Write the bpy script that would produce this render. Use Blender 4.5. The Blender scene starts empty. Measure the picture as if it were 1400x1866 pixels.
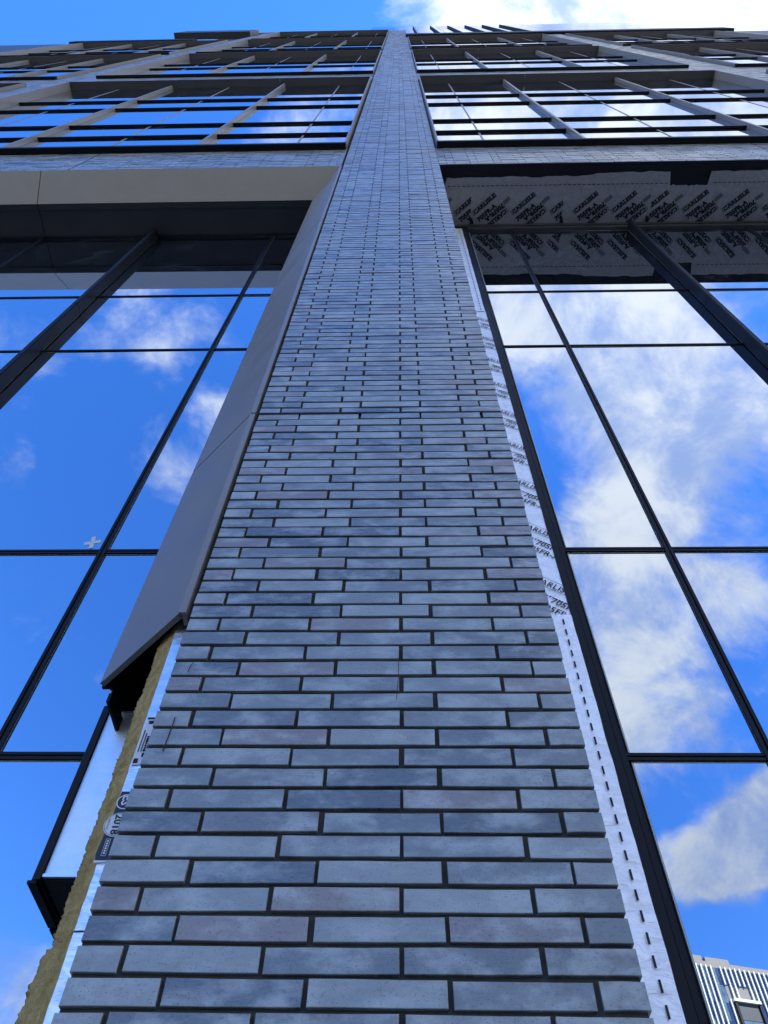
import bpy, bmesh, math, random
from mathutils import Vector, Matrix, noise

random.seed(7)
S = bpy.context.scene
COL = S.collection

# ------------------------------------------------------------------ camera
# world: x along the facade, y into the building, z up; the brick face of the
# main pier lies at y = 0 and z = 0 is the height of the photographer's eye.
GROUND = -1.55
cam_d = bpy.data.cameras.new('camera')
cam_d.sensor_fit = 'HORIZONTAL'
cam_d.sensor_width = 36.0
cam_d.lens = 36.0 * 1402 / 1400
cam_d.clip_start = 0.05
cam_d.clip_end = 3000
cam = bpy.data.objects.new('camera', cam_d)
COL.objects.link(cam)
zc = Vector((27, -927, 1402)).normalized()
xc = Vector((69700, -497, -1402)).normalized()
xc = (xc - zc * xc.dot(zc)).normalized()
yc = zc.cross(xc)
right = Vector((xc[0], yc[0], zc[0]))
down = Vector((xc[1], yc[1], zc[1]))
fwd = Vector((xc[2], yc[2], zc[2]))
M = Matrix((right, -down, -fwd)).transposed().to_4x4()
M.translation = Vector((0, -1.73, 0))
cam.matrix_world = M
S.camera = cam

# ------------------------------------------------------------------ light
SUN_DIR = Vector((0.62, 0.42, 0.66)).normalized()
S.view_settings.view_transform = 'Standard'
S.view_settings.look = 'None'
S.view_settings.gamma = 1
S.view_settings.use_curve_mapping = False
S.view_settings.exposure = 2.25
S.cycles.use_denoising = True
S.cycles.max_bounces = 10
S.cycles.glossy_bounces = 6
S.cycles.sample_clamp_indirect = 10

sl = bpy.data.lights.new('sun', 'SUN')
sl.energy = 4.0
sl.angle = math.radians(0.53)
sl.color = (1.0, 0.95, 0.88)
sun = bpy.data.objects.new('sun', sl)
sun.rotation_euler = SUN_DIR.to_track_quat('Z', 'Y').to_euler()
sun.location = (0, 0, 120)
COL.objects.link(sun)


class NT:
    """small node-tree helper"""
    def __init__(self, tree):
        self.t = tree
        self.t.nodes.clear()

    def n(self, typ, ins=None, **props):
        nd = self.t.nodes.new(typ)
        for k, v in props.items():
            setattr(nd, k, v)
        for k, v in (ins or {}).items():
            sock = nd.inputs[k]
            if isinstance(v, bpy.types.NodeSocket):
                self.t.links.new(v, sock)
            else:
                sock.default_value = v
        return nd

    def math(self, op, a, b=0.0, c=0.0, clamp=False):
        return self.n('ShaderNodeMath', {0: a, 1: b, 2: c}, operation=op, use_clamp=clamp).outputs[0]

    def mix(self, f, a, b, blend='MIX'):
        nd = self.n('ShaderNodeMix', None, data_type='RGBA', blend_type=blend)
        for k, v in ((0, f), (6, a), (7, b)):
            if isinstance(v, bpy.types.NodeSocket):
                self.t.links.new(v, nd.inputs[k])
            else:
                nd.inputs[k].default_value = v
        return nd.outputs[2]

    def ramp(self, f, lo, hi, a=0.0, b=1.0, interp='SMOOTHSTEP'):
        return self.n('ShaderNodeMapRange', {0: f, 1: lo, 2: hi, 3: a, 4: b}, interpolation_type=interp).outputs[0]

    def noise(self, vec, scale, detail=4.0, rough=0.55, dist=0.0):
        return self.n('ShaderNodeTexNoise', {'Vector': vec, 'Scale': scale, 'Detail': detail,
                                             'Roughness': rough, 'Distortion': dist}).outputs['Fac']

    def vmul(self, vec, s):
        return self.n('ShaderNodeVectorMath', {0: vec, 1: s}, operation='MULTIPLY').outputs[0]


# ------------------------------------------------------------------ sky with clouds
W = bpy.data.worlds.new('World')
S.world = W
W.use_nodes = True
w = NT(W.node_tree)
SKY_STRENGTH = 0.125
sky = w.n('ShaderNodeTexSky', None, sky_type='NISHITA', sun_disc=False,
          sun_elevation=math.asin(SUN_DIR.z), sun_rotation=math.atan2(SUN_DIR.x, SUN_DIR.y),
          altitude=100, air_density=1.0, dust_density=0.1, ozone_density=4.0)
skyc = w.n('ShaderNodeHueSaturation', {'Hue': 0.513, 'Saturation': 1.27, 'Color': sky.outputs[0]}).outputs[0]
d = w.n('ShaderNodeTexCoord').outputs['Generated']
warp = w.n('ShaderNodeTexNoise', {'Vector': d, 'Scale': 4.0, 'Detail': 3.0})
wv = w.n('ShaderNodeVectorMath', {0: warp.outputs['Color'], 1: (0.5, 0.5, 0.5)}, operation='SUBTRACT').outputs[0]
dw = w.n('ShaderNodeVectorMath', {0: wv, 1: (0.10, 0.10, 0.10), 2: d}, operation='MULTIPLY_ADD').outputs[0]
dw = w.n('ShaderNodeVectorMath', {0: dw}, operation='NORMALIZE').outputs[0]
# cloud banks: direction, angular radius (deg), weight
BANKS = [
    ((0.25, -0.396, 0.883), 13, 0.60), ((0.344, -0.50, 0.794), 13, 0.55), ((0.29, -0.646, 0.71), 12, 0.85),
    ((0.397, -0.389, 0.832), 12, 0.40), ((0.183, -0.34, 0.922), 11, 0.55), ((0.30, -0.70, 0.655), 6, 0.40),
    ((0.16, -0.459, 0.874), 6, -0.38), ((0.425, -0.50, 0.752), 5.5, -0.55), ((0.31, -0.735, 0.60), 3, -0.3),
    ((0.305, -0.805, 0.508), 3, 0.85), ((0.348, -0.785, 0.512), 3.6, 1.15), ((0.39, -0.757, 0.525), 4, 1.15), ((0.435, -0.727, 0.53), 4.5, 1.15),
    ((-0.29, -0.306, 0.902), 5.5, 0.42), ((-0.225, -0.424, 0.873), 3.6, 0.50), ((-0.262, -0.496, 0.819), 4, 0.46),
    ((-0.475, -0.415, 0.785), 4.5, 0.30), ((-0.415, -0.835, 0.365), 5, 0.72),
    ((0.32, -0.04, 0.945), 19, 1.1), ((0.30, 0.25, 0.92), 22, 0.9), ((0.55, 0.1, 0.8), 22, 0.8),
    ((0.10, -0.03, 0.99), 9, 1.0), ((-0.37, -0.43, 0.825), 5, -0.30), ((0.15, -0.16, 0.975), 9, 0.95), ((-0.07, -0.13, 0.989), 6, 0.45), ((-0.15, -0.17, 0.97), 6, 0.35),
    ((0.20, -0.105, 0.975), 2.6, -1.3), ((-0.3, 0.0, 0.95), 14, -0.35),
    ((-0.6, 0.4, 0.5), 24, 0.9), ((0.75, -0.35, 0.4), 26, 1.0), ((-0.75, -0.5, 0.25), 24, 0.9), ((0.1, -0.95, 0.15), 20, 0.8),  # unseen banks, this row and the next, added to whiten the light
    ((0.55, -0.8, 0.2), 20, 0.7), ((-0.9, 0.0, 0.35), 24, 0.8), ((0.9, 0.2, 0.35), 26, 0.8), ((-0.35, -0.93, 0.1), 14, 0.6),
]
acc = 0.0
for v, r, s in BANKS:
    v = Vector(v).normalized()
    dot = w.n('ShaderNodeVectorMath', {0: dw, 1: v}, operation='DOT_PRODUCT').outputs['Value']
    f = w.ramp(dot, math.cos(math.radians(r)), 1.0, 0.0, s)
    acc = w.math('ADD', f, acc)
hz = w.n('ShaderNodeSeparateXYZ', {0: d}).outputs[2]
# extra low cloud out of view, added to brighten upright surfaces
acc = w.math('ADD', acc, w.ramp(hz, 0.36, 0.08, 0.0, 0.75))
nz = w.noise(w.vmul(d, (1.0, 1.25, 1.0)), 6.5, 12.0, 0.62, 0.35)
nz2 = w.noise(d, 2.2, 4.0, 0.5)
den = w.math('MULTIPLY_ADD', w.math('SUBTRACT', nz, 0.5), 2.7, acc)
den = w.math('MULTIPLY_ADD', w.math('SUBTRACT', nz2, 0.5), 0.6, den)
mask = w.ramp(den, 0.20, 1.10)
shade = w.noise(d, 9.0, 8.0, 0.62, 0.3)
sdot = w.n('ShaderNodeVectorMath', {0: d, 1: tuple(SUN_DIR)}, operation='DOT_PRODUCT').outputs['Value']
glow = w.ramp(sdot, 0.60, 1.0, 0.0, 1.0)
cloud = w.mix(w.ramp(w.math('MULTIPLY_ADD', w.math('MINIMUM', den, 1.0), 0.10, shade), 0.44, 0.72), (0.40, 0.54, 0.92, 1), (0.94, 0.98, 1.05, 1))
cgain = w.math('MULTIPLY_ADD', glow, 0.0, 0.30)
cloud = w.n('ShaderNodeVectorMath', {0: cloud, 3: cgain}, operation='SCALE').outputs[0]
sk = w.n('ShaderNodeVectorMath', {0: skyc, 3: SKY_STRENGTH}, operation='SCALE').outputs[0]
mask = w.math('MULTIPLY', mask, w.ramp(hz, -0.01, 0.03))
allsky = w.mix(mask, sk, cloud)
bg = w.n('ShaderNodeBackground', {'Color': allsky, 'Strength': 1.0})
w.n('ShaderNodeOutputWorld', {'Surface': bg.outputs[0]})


# ------------------------------------------------------------------ materials
def new_mat(name):
    m = bpy.data.materials.new(name)
    m.use_nodes = True
    return m, NT(m.node_tree)


def finish(t, bsdf, bump=None, dist=0.002, strength=1.0):
    if bump is not None:
        b = t.n('ShaderNodeBump', {'Height': bump, 'Distance': dist, 'Strength': strength})
        t.t.links.new(b.outputs[0], bsdf.inputs['Normal'])
    t.n('ShaderNodeOutputMaterial', {'Surface': bsdf.outputs[0]})


def brick_material(name, single):
    m, t = new_mat(name)
    pos = t.n('ShaderNodeNewGeometry').outputs['Position']
    rnd = (t.n('ShaderNodeObjectInfo').outputs['Random'] if single
           else t.n('ShaderNodeNewGeometry').outputs['Random Per Island'])
    off = t.n('ShaderNodeCombineXYZ', {0: t.math('MULTIPLY', rnd, 37.0), 1: 0.0, 2: t.math('MULTIPLY', rnd, 91.0)}).outputs[0]
    p = t.n('ShaderNodeVectorMath', {0: pos, 1: off}, operation='ADD').outputs[0]
    st = t.vmul(p, (1.0, 1.0, 1.7))
    blotch = t.noise(st, 7.0, 6.0, 0.6, 0.15)
    streak = t.noise(t.vmul(p, (1.0, 1.0, 9.0)), 14.0, 4.0, 0.6)
    spots = t.noise(pos, 260.0, 2.0, 0.5)
    base = t.mix(t.ramp(rnd, 0.0, 1.0, 0, 1, 'LINEAR'), (0.112, 0.120, 0.112, 1), (0.285, 0.306, 0.280, 1))
    base = t.mix(t.ramp(t.math('FRACT', t.math('MULTIPLY', rnd, 7.13)), 0.80, 0.95), base, (0.235, 0.198, 0.170, 1))
    base = t.mix(t.ramp(blotch, 0.42, 0.68, 0.0, 0.75), base, (0.405, 0.430, 0.390, 1))
    dark = t.ramp(t.noise(st, 5.0, 8.0, 0.68, 0.3), 0.55, 0.72, 0.0, 0.50)
    base = t.mix(dark, base, (0.068, 0.070, 0.064, 1))
    base = t.mix(t.ramp(spots, 0.62, 0.72, 0, 0.7), base, (0.06, 0.06, 0.065, 1))
    rough = t.math('ADD', t.ramp(streak, 0.3, 0.7, 0.22, 0.40), t.math('MULTIPLY', rnd, 0.14))
    b = t.n('ShaderNodeBsdfPrincipled', {'Base Color': base, 'Roughness': rough, 'Specular IOR Level': 0.8, 'Coat Weight': 0.18, 'Coat Roughness': 0.20, 'Coat IOR': 1.6})
    h = t.math('ADD', t.math('MULTIPLY', t.noise(pos, 55.0, 5.0, 0.6), 1.0),
               t.math('MULTIPLY', t.noise(t.vmul(pos, (1, 1, 4)), 12.0, 3.0, 0.5), 2.2))
    pits = t.ramp(t.noise(pos, 150.0, 3.0, 0.6), 0.60, 0.72, 0.0, -1.6)
    finish(t, b, t.math('ADD', h, pits), 0.0022, 0.55)
    return m


def paint(name, col, rough=0.45, spec=0.4, metallic=0.0, var=0.06, bump=0.0008, scale=3.0, streak=False):
    m, t = new_mat(name)
    pos = t.n('ShaderNodeNewGeometry').outputs['Position']
    nz = t.noise(pos, scale, 5.0, 0.6)
    nf = t.noise(pos, scale * 40, 3.0, 0.6)
    c0 = tuple(max(0.0, c * (1 - var)) for c in col) + (1,)
    c1 = tuple(min(1.0, c * (1 + var)) for c in col) + (1,)
    base = t.mix(t.ramp(nz, 0.3, 0.7), c0, c1)
    base = t.mix(t.ramp(nf, 0.35, 0.75, 0, 0.05 if streak else 0.25), base, tuple(c * 0.85 for c in col) + (1,))
    b = t.n('ShaderNodeBsdfPrincipled', {'Base Color': base, 'Roughness': t.ramp(nz, 0.2, 0.8, rough - .05, rough + .07),
                                         'Specular IOR Level': spec, 'Metallic': metallic})
    if streak:
        # faint dust runs down the sheet, and the sheet is never quite flat
        run = t.ramp(t.noise(t.vmul(pos, (26.0, 26.0, 0.7)), 1.0, 5.0, 0.6), 0.48, 0.75, 0.0, 0.07)
        t.t.links.new(t.mix(run, base, (0.30, 0.29, 0.27, 1)), b.inputs['Base Color'])
        nz = t.math('ADD', t.math('MULTIPLY', t.noise(pos, 1.6, 1.0, 0.4), 9.0), nz)
    finish(t, b, nz, bump, 0.6)
    return m


def glass_material():
    m, t = new_mat('coated_glass')
    pos = t.n('ShaderNodeNewGeometry').outputs['Position']
    lw = t.n('ShaderNodeLayerWeight', {'Blend': 0.5}).outputs['Facing']
    refl = t.mix(t.ramp(lw, 0.1, 0.95, 0, 1, 'LINEAR'), (0.385, 0.435, 0.50, 1), (0.78, 0.81, 0.85, 1))
    rnd = t.n('ShaderNodeObjectInfo').outputs['Random']
    refl = t.mix(1.0, refl, t.n('ShaderNodeCombineColor', {0: t.math('MULTIPLY_ADD', rnd, 0.10, 0.94), 1: t.math('MULTIPLY_ADD', rnd, 0.09, 0.95), 2: t.math('MULTIPLY_ADD', rnd, 0.07, 0.96)}).outputs[0], 'MULTIPLY')
    wob = t.noise(pos, 0.6, 1.0, 0.4)
    bmp = t.n('ShaderNodeBump', {'Height': wob, 'Distance': 0.004, 'Strength': 0.16}).outputs[0]
    gl = t.n('ShaderNodeBsdfGlossy', {'Color': refl, 'Roughness': 0.0, 'Normal': bmp})
    body = t.n('ShaderNodeBsdfDiffuse', {'Color': (0.02, 0.03, 0.045, 1)})
    mx = t.n('ShaderNodeMixShader', {0: 0.93, 1: body.outputs[0], 2: gl.outputs[0]})
    # dust, smears and dried drips on the pane
    dust = t.n('ShaderNodeBsdfDiffuse', {'Color': (0.42, 0.44, 0.46, 1)})
    sm = t.ramp(t.noise(t.vmul(pos, (1.0, 1.0, 0.8)), 2.6, 7.0, 0.68, 0.3), 0.52, 0.82, 0.0, 0.09)
    sp = t.ramp(t.noise(pos, 34.0, 5.0, 0.7, 0.4), 0.66, 0.78, 0.0, 0.30)
    cl = t.ramp(t.noise(pos, 1.4, 2.0, 0.5), 0.55, 0.70)
    sm = t.math('ADD', sm, t.math('MULTIPLY', sp, cl))
    mx2 = t.n('ShaderNodeMixShader', {0: sm, 1: mx.outputs[0], 2: dust.outputs[0]})
    t.n('ShaderNodeOutputMaterial', {'Surface': mx2.outputs[0]})
    return m


def membrane_material(name, col, rough, metallic, bump):
    m, t = new_mat(name)
    pos = t.n('ShaderNodeNewGeometry').outputs['Position']
    wr = t.noise(t.vmul(pos, (1.0, 1.0, 2.0)), 9.0, 7.0, 0.62, 1.5)
    fine = t.noise(t.vmul(pos, (1.0, 1.0, 5.0)), 30.0, 5.0, 0.6)
    base = t.mix(t.ramp(wr, 0.35, 0.65), tuple(c * 0.86 for c in col) + (1,), col + (1,))
    b = t.n('ShaderNodeBsdfPrincipled', {'Base Color': base, 'Roughness': rough, 'Metallic': metallic})
    finish(t, b, t.math('ADD', wr, t.math('MULTIPLY', fine, 0.35)), bump, 0.8)
    return m


def galv_material():
    m, t = new_mat('galvanised_steel')
    pos = t.n('ShaderNodeNewGeometry').outputs['Position']
    vo = t.n('ShaderNodeTexVoronoi', {'Vector': pos, 'Scale': 55.0}).outputs['Distance']
    nz = t.noise(pos, 6.0, 6.0, 0.65)
    base = t.mix(t.ramp(nz, 0.3, 0.7), (0.68, 0.74, 0.78, 1), (0.82, 0.87, 0.90, 1))
    base = t.mix(t.math('MULTIPLY', vo, 0.25), base, (0.62, 0.68, 0.72, 1))
    b = t.n('ShaderNodeBsdfPrincipled', {'Base Color': base, 'Metallic': 0.85, 'Roughness': t.ramp(nz, 0.3, 0.7, 0.38, 0.55)})
    finish(t, b, nz, 0.002, 0.4)
    return m


def wool_material():
    m, t = new_mat('mineral_wool')
    pos = t.n('ShaderNodeNewGeometry').outputs['Position']
    nz = t.noise(t.vmul(pos, (1, 1, 1.0)), 16.0, 8.0, 0.7, 1.0)
    fib = t.noise(t.n('ShaderNodeVectorRotate', {'Vector': t.vmul(pos, (1, 1, 1)), 'Angle': 0.5}).outputs[0], 120.0, 4.0, 0.7, 1.5)
    base = t.mix(t.ramp(nz, 0.3, 0.7), (0.42, 0.285, 0.100, 1), (0.66, 0.485, 0.200, 1))
    base = t.mix(t.ramp(fib, 0.55, 0.75, 0, 0.5), base, (0.30, 0.19, 0.05, 1))
    b = t.n('ShaderNodeBsdfPrincipled', {'Base Color': base, 'Roughness': 1.0, 'Specular IOR Level': 0.1})
    finish(t, b, t.math('ADD', nz, fib), 0.008, 1.0)
    return m


def ground_material(name, a, b_, scale):
    m, t = new_mat(name)
    pos = t.n('ShaderNodeNewGeometry').outputs['Position']
    nz = t.noise(pos, scale, 8.0, 0.65)
    base = t.mix(t.ramp(nz, 0.3, 0.7), a + (1,), b_ + (1,))
    b = t.n('ShaderNodeBsdfPrincipled', {'Base Color': base, 'Roughness': 0.9})
    finish(t, b, nz, 0.004)
    return m


MAT = dict(
    brick=brick_material('ironspot_brick_unit', True),
    bricks=brick_material('ironspot_brick', False),
    mortar=paint('charcoal_mortar', (0.046, 0.045, 0.040), 0.9, 0.2, 0, 0.2, 0.003, 25),
    metal=paint('grey_painted_metal', (0.225, 0.203, 0.172), 0.36, 0.5, 0.0, 0.05, 0.0010, 3.0, True),
    darkmetal=paint('charcoal_painted_metal', (0.012, 0.013, 0.015), 0.5, 0.12, 0.0, 0.08),
    bronze=paint('shaded_soffit_metal', (0.042, 0.043, 0.044), 0.42, 0.35, 0.0, 0.06),  # the unlit soffit's darkness is put into this colour; other dark parts share it
    black=paint('black_gasket', (0.007, 0.007, 0.008), 0.6, 0.2, 0.0, 0.1),
    barrier=paint('black_fluid_barrier', (0.006, 0.007, 0.010), 0.6, 0.25, 0.0, 0.3, 0.006, 22),
    glass=glass_material(),
    edge=paint('pale_glass_edge', (0.50, 0.50, 0.42), 0.3, 0.5),
    whitefoil=membrane_material('white_foil_membrane', (0.95, 0.94, 0.91), 0.40, 0.5, 0.012),
    greyfoil=membrane_material('grey_foil_membrane', (0.33, 0.33, 0.33), 0.5, 0.2, 0.020),
    silver=membrane_material('silver_foil_facing', (0.80, 0.81, 0.82), 0.33, 0.8, 0.004),
    ink=paint('black_print', (0.012, 0.012, 0.016), 0.6, 0.3),
    headmetal=paint('shaded_head_metal', (0.060, 0.060, 0.062), 0.45, 0.3),  # frame metal darkened: shade under the heads is in the colour
    galv=galv_material(),
    wool=wool_material(),
    sticker=paint('navy_label', (0.020, 0.022, 0.035), 0.45, 0.4),
    white=paint('white_print', (0.72, 0.72, 0.70), 0.5, 0.4),
    tape=paint('pale_tape', (0.55, 0.60, 0.60), 0.6, 0.3),
    whitefin=paint('white_fin_paint', (0.80, 0.80, 0.78), 0.4, 0.4),
    concrete=ground_material('concrete_paving', (0.18, 0.175, 0.17), (0.27, 0.26, 0.25), 3.0),
    asphalt=ground_material('asphalt', (0.040, 0.040, 0.042), (0.062, 0.062, 0.063), 5.0),
    earth=ground_material('far_ground', (0.10, 0.11, 0.07), (0.17, 0.16, 0.12), 0.05),
    taupe=paint('taupe_parapet', (0.23, 0.205, 0.18), 0.6, 0.3),
    blueglass=paint('blue_tower_glass', (0.022, 0.040, 0.095), 0.14, 0.6, 0.0, 0.35, 0.0, 0.35),
    paleglass=paint('pale_tower_glass', (0.11, 0.15, 0.19), 0.15, 0.6, 0.0, 0.3, 0.0, 0.5),
    line=paint('road_marking', (0.75, 0.74, 0.70), 0.6, 0.3),
)


# ------------------------------------------------------------------ mesh helpers
class MB:
    """collects boxes, prisms and faces into one mesh"""
    def __init__(self):
        self.v, self.f = [], []

    def add(self, verts, faces):
        o = len(self.v)
        self.v += [tuple(p) for p in verts]
        self.f += [tuple(i + o for i in q) for q in faces]

    def box(self, x0, x1, y0, y1, z0, z1):
        self.add([(x0, y0, z0), (x1, y0, z0), (x1, y1, z0), (x0, y1, z0),
                  (x0, y0, z1), (x1, y0, z1), (x1, y1, z1), (x0, y1, z1)],
                 [(0, 3, 2, 1), (4, 5, 6, 7), (0, 1, 5, 4), (1, 2, 6, 5), (2, 3, 7, 6), (3, 0, 4, 7)])
        return self

    def prism(self, poly, f):
        """poly: list of 2-D points, f(p, k) -> 3-D for k in 0,1 (two ends)"""
        n = len(poly)
        self.add([f(p, 0) for p in poly] + [f(p, 1) for p in poly],
                 [tuple(range(n)), tuple(range(2 * n - 1, n - 1, -1))] +
                 [(i, i + n, (i + 1) % n + n, (i + 1) % n) for i in range(n)])
        return self

    def build(self, name, mat, parent=None, origin=None, smooth=False):
        me = bpy.data.meshes.new(name)
        o3 = Vector(origin) if origin is not None else Vector((0, 0, 0))
        me.from_pydata([tuple(Vector(p) - o3) for p in self.v] if origin is not None else self.v, [], self.f)
        me.update()
        bm = bmesh.new()
        bm.from_mesh(me)
        bmesh.ops.recalc_face_normals(bm, faces=bm.faces)
        bm.to_mesh(me)
        bm.free()
        if smooth:
            me.polygons.foreach_set('use_smooth', [True] * len(me.polygons))
        return link(name, me, mat, parent, o3)


def wloc(o):
    v = Vector(o.location)
    while o.parent:
        o = o.parent
        v += Vector(o.location)
    return v


def link(name, me, mat, parent=None, loc=(0, 0, 0)):
    o = bpy.data.objects.new(name, me)
    COL.objects.link(o)
    if mat is not None and not me.materials:
        me.materials.append(MAT[mat])
    loc = Vector(loc)
    if parent is not None:
        o.parent = parent
        loc = loc - wloc(parent)
    o.location = loc
    return o


def tag(o, label=None, cat=None, group=None, kind=None):
    for k, v in (('label', label), ('category', cat), ('group', group), ('kind', kind)):
        if v:
            o[k] = v
    return o


def empty(name, loc, label, cat, group=None):
    o = bpy.data.objects.new(name, None)
    COL.objects.link(o)
    o.location = loc
    o.empty_display_size = 0.3
    return tag(o, label, cat, group)


def text_mesh(body, size, offset=0.0, align='LEFT', spacing=1.0):
    c = bpy.data.curves.new('lettering', 'FONT')
    c.body = body
    c.size = size
    c.offset = offset
    c.align_x = align
    c.align_y = 'BOTTOM_BASELINE'
    c.space_character = spacing
    c.resolution_u = 2
    o = bpy.data.objects.new('lettering', c)
    COL.objects.link(o)
    dg = bpy.context.evaluated_depsgraph_get()
    dg.update()
    me = bpy.data.meshes.new_from_object(o.evaluated_get(dg))
    vs = [tuple(v.co) for v in me.vertices]
    fs = [tuple(p.vertices) for p in me.polygons]
    bpy.data.objects.remove(o)
    bpy.data.meshes.remove(me)
    bpy.data.curves.remove(c)
    return vs, fs


class Print:
    """flat print laid out in 2-D, mapped to a surface when built"""
    def __init__(self):
        self.mb = MB()

    def text(self, body, size, at, rot=0.0, offset=0.0, spacing=1.0, sx=1.0, align='LEFT'):
        vs, fs = text_mesh(body, size, offset, align, spacing)
        c, s = math.cos(rot), math.sin(rot)
        self.mb.add([(at[0] + c * x * sx - s * y, at[1] + s * x * sx + c * y, 0) for x, y, z in vs], fs)

    def poly(self, pts, at=(0, 0), rot=0.0):
        c, s = math.cos(rot), math.sin(rot)
        self.mb.add([(at[0] + c * x - s * y, at[1] + s * x + c * y, 0) for x, y in pts], [tuple(range(len(pts)))])

    def rect(self, x0, x1, y0, y1, at=(0, 0), rot=0.0):
        self.poly([(x0, y0), (x1, y0), (x1, y1), (x0, y1)], at, rot)

    def frame(self, x0, x1, y0, y1, th, at, rot):
        self.rect(x0, x1, y0, y0 + th, at, rot)
        self.rect(x0, x1, y1 - th, y1, at, rot)
        self.rect(x0, x0 + th, y0 + th, y1 - th, at, rot)
        self.rect(x1 - th, x1, y0 + th, y1 - th, at, rot)

    def ring(self, at, r0, r1, n=28):
        o = len(self.mb.v)
        for k in range(n):
            a = 2 * math.pi * k / n
            for r in (r0, r1):
                self.mb.v.append((at[0] + r * math.cos(a), at[1] + r * math.sin(a), 0))
        for k in range(n):
            a, b = o + 2 * k, o + 2 * ((k + 1) % n)
            self.mb.f.append((a, a + 1, b + 1, b))

    def clip(self, x0, x1, y0, y1):
        me = bpy.data.meshes.new('clip')
        me.from_pydata(self.mb.v, [], self.mb.f)
        bm = bmesh.new()
        bm.from_mesh(me)
        for co, no in (((x0, 0, 0), (-1, 0, 0)), ((x1, 0, 0), (1, 0, 0)), ((0, y0, 0), (0, -1, 0)), ((0, y1, 0), (0, 1, 0))):
            bmesh.ops.bisect_plane(bm, geom=bm.verts[:] + bm.edges[:] + bm.faces[:], plane_co=co, plane_no=no, clear_outer=True)
        bm.verts.index_update()
        self.mb.v = [tuple(v.co) for v in bm.verts]
        self.mb.f = [tuple(v.index for v in f.verts) for f in bm.faces]
        bm.free()
        bpy.data.meshes.remove(me)

    def build(self, name, mat, parent, fn):
        me = bpy.data.meshes.new(name)
        me.from_pydata([fn(p[0], p[1]) for p in self.mb.v], [], self.mb.f)
        me.update()
        return link(name, me, mat, parent)


# ------------------------------------------------------------------ ground and road
def sheet(name, mat, x0, x1, y0, y1, z):
    mb = MB()
    mb.add([(x0, y0, z), (x1, y0, z), (x1, y1, z), (x0, y1, z)], [(0, 1, 2, 3)])
    return tag(mb.build(name, mat), kind='structure')


sheet('ground', 'earth', -1500, 1500, -1500, 1500, GROUND - 0.14)
sheet('road', 'asphalt', -300, 300, -22, -9, GROUND - 0.12)
pv = MB().box(-300, 300, -9.0, 0.9, GROUND - 0.13, GROUND).box(-300, 300, -60, -22.0, GROUND - 0.13, GROUND - 0.002)
tag(pv.build('pavement', 'concrete'), kind='structure')
mk = MB()
for k in range(-40, 41):
    mk.add([(k * 6, -15.56, GROUND - 0.116), (k * 6 + 3, -15.56, GROUND - 0.116), (k * 6 + 3, -15.44, GROUND - 0.116), (k * 6, -15.44, GROUND - 0.116)], [(0, 1, 2, 3)])
tag(mk.build('road_marking', 'line'), kind='structure')

# ------------------------------------------------------------------ the building
BLD = empty('office_building', (0, 0.8, GROUND),
            'tall dark grey brick office block with mirrored windows and a half finished pier', 'building')

P0, ROW = 0.758, 0.06767          # a brick bed joint and the course height
L = 0.3058                        # brick length with joint
JT = 0.0114
XL, XR = -0.722, 0.505            # main pier edges
JOIN = 3.529                      # movement joint


def joints(n, x0, x1, shift=0.0):
    base = 0.0975 if n % 2 == 0 else -0.004
    k0 = math.floor((x0 - base) / L) - 1
    xs = [x0] + [base + L * k for k in range(k0, k0 + int((x1 - x0) / L) + 4)
                 if x0 + 0.03 < base + L * k < x1 - 0.03] + [x1]
    out = []
    for a, b in zip(xs[:-1], xs[1:]):
        out.append((a + (JT / 2 if a != x0 else 0), b - (JT / 2 if b != x1 else 0)))
    return out


def brick_mesh(name, ln, h=ROW - JT, dp=0.05, ch=0.0013):
    """front face, a fine arris and returns; the arris wanders a little like a wire-cut edge"""
    hx, hz = ln / 2, h / 2
    rim = []
    nx_ = 3 if ln > 0.15 else 2
    for k in range(nx_):
        rim.append((-hx + ln * k / nx_, -hz))
    rim.append((hx, -hz))
    for k in range(nx_):
        rim.append((hx - ln * k / nx_, hz))
    rim.append((-hx, hz))
    rim = [(x + random.uniform(-.0007, .0007), z + random.uniform(-.0008, .0008)) for x, z in rim]
    n = len(rim)
    v = [(x, 0, z) for x, z in rim]
    v += [(x - math.copysign(ch, x) * (abs(x) > hx - .01), -ch, z - math.copysign(ch, z)) for x, z in rim]
    v += [(x, dp, z) for x, z in rim]
    f = [tuple(range(n, 2 * n))]
    for i in range(n):
        j = (i + 1) % n
        f.append((i, j, j + n, i + n))
        f.append((i, i + 2 * n, j + 2 * n, j))
    me = bpy.data.meshes.new(name)
    me.from_pydata(v, [], f)
    me.update()
    bm = bmesh.new()
    bm.from_mesh(me)
    bmesh.ops.recalc_face_normals(bm, faces=bm.faces)
    if sum(fc.normal.y for fc in bm.faces) > 0:
        bmesh.ops.reverse_faces(bm, faces=bm.faces)
    bm.to_mesh(me)
    bm.free()
    me.materials.append(MAT['brick'])
    return me


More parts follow.
